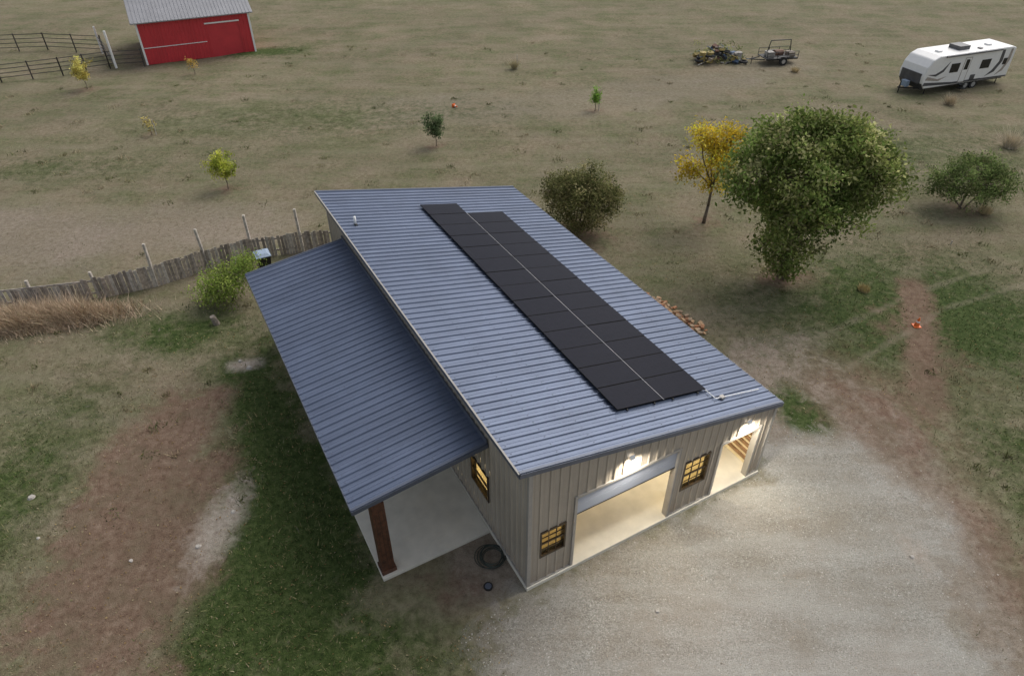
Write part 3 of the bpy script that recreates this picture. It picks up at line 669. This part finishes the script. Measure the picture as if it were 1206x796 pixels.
# ------------------------------------------------------------------ barn
RED=steel('barn_red_steel',(.56,.04,.05),.0,.5,0); BROOF=steel('barn_roof',(.3,.3,.31),.3,.5,0)
barn=empty('red_barn',(-32.6,62.9,0),math.radians(26)); bb_=MB()
BL,BW,BH=9.4,9,3.6
ribbed(bb_,0,BL,lambda s,z,d:(s,-d,z),lambda s:BH,[(5.6,8.4,.05,2.8)],RED,bottom=0)
ribbed(bb_,0,BW,lambda s,z,d:(-d,s,z),lambda s:BH+(1.6*(1-abs(s-BW/2)/(BW/2))),[],RED,bottom=0)
ribbed(bb_,0,BW,lambda s,z,d:(BL+d,s,z),lambda s:BH+(1.6*(1-abs(s-BW/2)/(BW/2))),[],RED,bottom=0)
ribbed(bb_,0,BL,lambda s,z,d:(s,BW+d,z),lambda s:BH,[],RED,bottom=0)
bb_.box((5.5,.05,0),(8.5,.12,2.85),RED); bb_.beam((5.5,-.05,2.9),(8.5,-.05,2.9),.05,.12,WHITE)
for x,y in ((0,0),(BL,0),(0,BW),(BL,BW)): bb_.box((x-.08,y-.08,0),(x+.08,y+.08,BH),WHITE)
bb_.beam((.1,-.05,1.4),(5.4,-.05,1.4),.02,.06,WHITE)
bb_.obj('barn_walls',barn); br_=MB()
for s in (0,1):
    y0=-.4 if s==0 else BW+.4; 
    vs=[(-.4,y0,BH-.12),(BL+.4,y0,BH-.12),(BL+.4,BW/2,BH+1.68),(-.4,BW/2,BH+1.68)]; vs+= [(x,y,z+.08) for x,y,z in vs]
    br_.add(vs,[(0,1,2,3),(4,5,6,7),(0,1,5,4),(1,2,6,5),(2,3,7,6),(3,0,4,7)],BROOF)
for i in range(34):
    x=-.35+i*.3; br_.beam((x,-.4,BH-.02),(x,BW/2,BH+1.78),.04,.03,BROOF); br_.beam((x,BW+.4,BH-.02),(x,BW/2,BH+1.78),.04,.03,BROOF)
br_.obj('barn_roof',barn)
pf=MB(); PIPE=simple('dark_pipe',(.06,.055,.05),.6,.3)
def pipefence(pts,h=1.35,rails=4,sp=2.4):
    for p,q in zip(pts[:-1],pts[1:]):
        p=Vector((*p,0));q=Vector((*q,0));L=(q-p).length;n=max(1,round(L/sp))
        for i in range(n+1): c=p.lerp(q,i/n); pf.tube((c.x,c.y,-.1),(c.x,c.y,h+.1),.055,.055,PIPE,6)
        for r in range(rails): z=h*(r+1)/rails; pf.tube(p+Vector((0,0,z)),q+Vector((0,0,z)),.032,.032,PIPE,6)
pipefence([(-52,55),(-42.9,58.2),(-38.8,60.2),(-35.6,62.1),(-32.8,62.7)]); pipefence([(-54,66),(-44,67.5),(-38.2,66.6)],1.5)
pf.obj('pipe_corral_fence')
gm=MB(); 
gm.tube((-35.0,62.0,0),(-35.0,62.0,3.1),.1,.1,WHITE,10); gm.tube((-38.3,66.4,0),(-38.3,66.4,2.4),.08,.08,WHITE,10)
for z in (.3,.6,.9,1.2,1.5): gm.tube((-35.1,62.1,z),(-38.2,66.3,z),.03,.03,PIPE,6)
gm.tube((-35.1,62.1,.3),(-38.2,66.3,1.5),.03,.03,PIPE,6); gm.obj('corral_gate')
# ------------------------------------------------------------------ travel trailer
rv=empty('travel_trailer',(32.5,54.8,gz(36,57)),math.radians(20)); 
RVW=simple('trailer_white',(.78,.77,.74),.35,0,.04); RVG=simple('trailer_graphics',(.07,.07,.075),.4); RVT=simple('trailer_tan',(.34,.3,.26),.4); WIN=simple('dark_window',(.012,.014,.018),.1,0,.1)
RUB=simple('rubber',(.02,.02,.02),.8)
prof=[(.35,.55),(.02,1.0),(-.05,1.5),(.1,2.2),(.5,2.75),(1.1,3.0),(8.7,3.08),(9.1,2.95),(9.15,.62)]
rb=MB(); n=len(prof); vs=[(x,y,z) for y in (0,2.45) for x,z in prof]
rb.add(vs,[tuple(range(n)),tuple(range(2*n-1,n-1,-1))]+[(i,n+i,n+(i+1)%n,(i+1)%n) for i in range(n)],RVW)
rb.obj('body',rv,bevel=.09)
rd_=MB(); y=-.012
def sidepoly(pts,mat,yy=y): 
    vs=[(x,yy,z) for x,z in pts]+[(x,yy+.02,z) for x,z in pts]; k=len(pts)
    rd_.add(vs,[tuple(range(k))]+[(i,k+i,k+(i+1)%k,(i+1)%k) for i in range(k)],mat)
def rectp(x0,z0,x1,z1,mat,yy=-.02): sidepoly([(x0,z0),(x1,z0),(x1,z1),(x0,z1)],mat,yy)
sidepoly([(.15,.8),(3.0,.66),(9.1,.66),(9.1,.78),(3.2,.82),(.2,1.05)],RVG)
sidepoly([(.2,1.25),(1.6,1.05),(2.4,1.35),(1.5,1.22),(.35,1.5)],RVT); sidepoly([(.3,1.65),(1.2,1.45),(1.9,1.75),(2.3,2.5),(1.7,1.9),(1.1,1.62)],RVG)
sidepoly([(6.6,.9),(7.5,1.2),(8.0,2.0),(7.9,2.9),(7.6,2.9),(7.65,2.0),(7.2,1.35)],RVG,-.013); sidepoly([(7.7,.9),(8.4,1.2),(8.8,2.0),(8.75,2.9),(8.55,2.9),(8.5,2.0),(8.2,1.35)],RVT,-.013)
for a in ((2.5,1.6,3.4,2.3),(5.7,1.6,6.7,2.3),(3.95,2.0,4.3,2.5),(8.1,1.7,8.5,2.2)): rectp(*a,WIN)
rectp(3.8,.7,4.5,2.65,RVT,-.014); rectp(3.86,.76,4.44,2.6,RVW,-.017); rectp(3.95,1.7,4.35,2.4,WIN,-.024)
rectp(5.0,.75,5.5,1.2,RVG,-.02)
rd_.tube((1.6,-.08,2.93),(7.4,-.08,2.97),.07,.07,RVG,10); 
rd_.box((3.6,.7,3.03),(4.7,1.75,3.33),RVG); rd_.box((6.9,.9,3.05),(7.3,1.3,3.17),WHITE); rd_.box((1.7,.9,3.0),(2.1,1.3,3.12),WHITE); rd_.box((5.5,.4,3.04),(5.8,.7,3.12),RVG)
rd_.add([(.05,.06,.95),(.05,2.39,.95),(.36,2.39,.5),(.36,.06,.5)],[(0,1,2,3)],RVG); rd_.box((-.1,.25,.95),(.02,2.2,1.7),RVG)
for x in (4.9,5.75):
    for yy in (.02,2.2): rd_.tube((x,yy,.36),(x,yy+.24,.36),.36,.36,RUB,20); rd_.tube((x,yy-.01,.36),(x,yy+.01,.36),.2,.2,ALU,12)
rd_.box((4.45,-.02,.7),(6.2,.0,.82),RVG)
rd_.box((.4,.3,.42),(9.1,2.15,.6),RVG)
rd_.beam((.4,.4,.5),(-1.0,1.22,.5),.08,.1,BLACK); rd_.beam((.4,2.05,.5),(-1.0,1.22,.5),.08,.1,BLACK); rd_.tube((-.85,1.22,.0),(-.85,1.22,1.0),.04,.04,BLACK)
rd_.box((-.55,.95,.55),(-.2,1.5,1.0),BLUE)
for x,yy in ((.9,.3),(.9,2.1),(8.6,.3),(8.6,2.1)): rd_.tube((x,yy,0),(x,yy,.5),.04,.04,BLACK)
rd_.box((3.9,-.55,.3),(4.4,-.05,.35),BLACK); rd_.box((3.9,-.3,.55),(4.4,-.05,.6),BLACK)
rd_.obj('fittings',rv)
# ------------------------------------------------------------------ scrap pile, utility trailer
JM=[simple('scrap_%d'%i,c,.7,.2 if i%2 else 0,.3) for i,c in enumerate([(.05,.05,.05),(.16,.085,.055),(.32,.3,.27),(.08,.12,.19),(.35,.27,.09),(.11,.14,.07),(.22,.18,.14)])]
sp=empty('scrap_pile',(18.8,64.0,gz(18.8,64))); jm=MB()
for i in range(80):
    x=random.uniform(-2.1,2.1);yy=random.gauss(0,.7);z=random.uniform(.05,1.4)*(1-abs(x)/3)
    M=Matrix.Translation((x,yy,z))@Matrix.Rotation(random.random()*6,4,'Z')@Matrix.Rotation(random.uniform(-1.2,1.2),4,'X')
    t=random.random()
    if t<.5: s=random.uniform(.1,.35); jm.box((-s,-s*.5,-s*.4),(s,s*.5,s*.4),random.choice(JM),M)
    elif t<.85: jm.beam(M@Vector((-.9,0,0)),M@Vector((.9,0,0)),.06,.05,random.choice(JM))
    else: jm.torus((x,yy,z*.6+.1),.3,.1,RUB,n=16,k=6)
for x in (-1.7,-1.0,1.5): jm.tube((x,-.5,0),(x,-.5,.9),.29,.29,random.choice(JM[2:5]),14)
jm.obj('scrap_items',sp,bevel=.01)
v,c=leaves_np(np.array([(rg.uniform(-2.1,2.1),rg.normal(.3,.5),rg.uniform(.2,1.5)) for _ in range(30)]),26,.2,.15,[(.14,.18,.06),(.34,.34,.12),(.2,.24,.09)],rg,.02,1.2); fast_mesh('weeds',v,4,LEAF,c,parent=sp)
ut=empty('utility_trailer',(23.8,63.4,gz(23.8,63.6)),math.radians(12)); um=MB()
um.box((-1.5,-.8,.5),(1.5,.8,.56),JM[0]); um.beam((-1.5,-.8,.5),(1.5,-.8,.5),.08,.12,BLACK); um.beam((-1.5,.8,.5),(1.5,.8,.5),.08,.12,BLACK)
for z in (.8,1.1):
    for yy in (-.8,.8): um.tube((-1.5,yy,z),(1.5,yy,z),.025,.025,BLACK)
for x in (-1.5,-.5,.5,1.5):
    for yy in (-.8,.8): um.tube((x,yy,.5),(x,yy,1.1),.025,.025,BLACK)
for yy in (-1.0,1.0): um.tube((0,yy-.1,.35),(0,yy+.1,.35),.35,.35,RUB,18); um.tube((0,yy-.11,.35),(0,yy+.11,.35),.18,.18,ALU,12); um.box((-.5,yy-.15,.74),(.5,yy+.15,.78),BLACK)
um.beam((-1.5,-.5,.45),(-2.7,0,.45),.07,.08,BLACK); um.beam((-1.5,.5,.45),(-2.7,0,.45),.07,.08,BLACK); um.tube((-2.5,0,0),(-2.5,0,.7),.035,.035,BLACK)
for x in (-1.2,1.2): um.tube((x,0,.55),(x*.8,0,1.9),.04,.04,BLACK)
um.tube((-.96,0,1.9),(.96,0,1.9),.04,.04,BLACK); um.tube((-.3,.2,.75),(.5,.2,.75),.28,.28,JM[1],14); um.box((-1.2,-.5,.57),(-.6,.3,1.0),JM[2]); um.box((.7,-.6,.57),(1.3,.1,.95),JM[6])
um.obj('trailer_frame_and_load',ut)
# ------------------------------------------------------------------ camera, light
cam=bpy.data.cameras.new('camera');o=bpy.data.objects.new('camera',cam);COL.objects.link(o)
o.location=(0,0,18.5);o.rotation_euler=(math.radians(90-37.57),0,0);cam.lens=24;cam.sensor_width=36;cam.shift_y=-.0079;cam.clip_end=5000
scene.camera=o
w=bpy.data.worlds.new('World');scene.world=w;w.use_nodes=True;nt=w.node_tree
sky=nt.nodes.new('ShaderNodeTexSky');sky.sky_type='NISHITA';sky.sun_disc=False
EL,AZ=math.radians(50),math.radians(42)
sky.sun_elevation=EL; sky.sun_rotation=AZ; sky.dust_density=4; sky.air_density=1.0
hs=nt.nodes.new('ShaderNodeHueSaturation'); hs.inputs['Saturation'].default_value=.45; hs.inputs['Value'].default_value=1.12
nt.links.new(sky.outputs[0],hs.inputs['Color'])
bg=nt.nodes['Background'];bg.inputs[1].default_value=.15;nt.links.new(hs.outputs[0],bg.inputs[0])
l=bpy.data.lights.new('sun','SUN');l.energy=1.15;l.angle=math.radians(50);l.color=(1,.96,.9)
so_=bpy.data.objects.new('sun',l);COL.objects.link(so_)
dirv=Vector((math.sin(AZ)*math.cos(EL),math.cos(AZ)*math.cos(EL),math.sin(EL)))
so_.rotation_euler=dirv.to_track_quat('Z','Y').to_euler()
scene.view_settings.view_transform='Standard'; scene.view_settings.look='None'; scene.view_settings.exposure=0
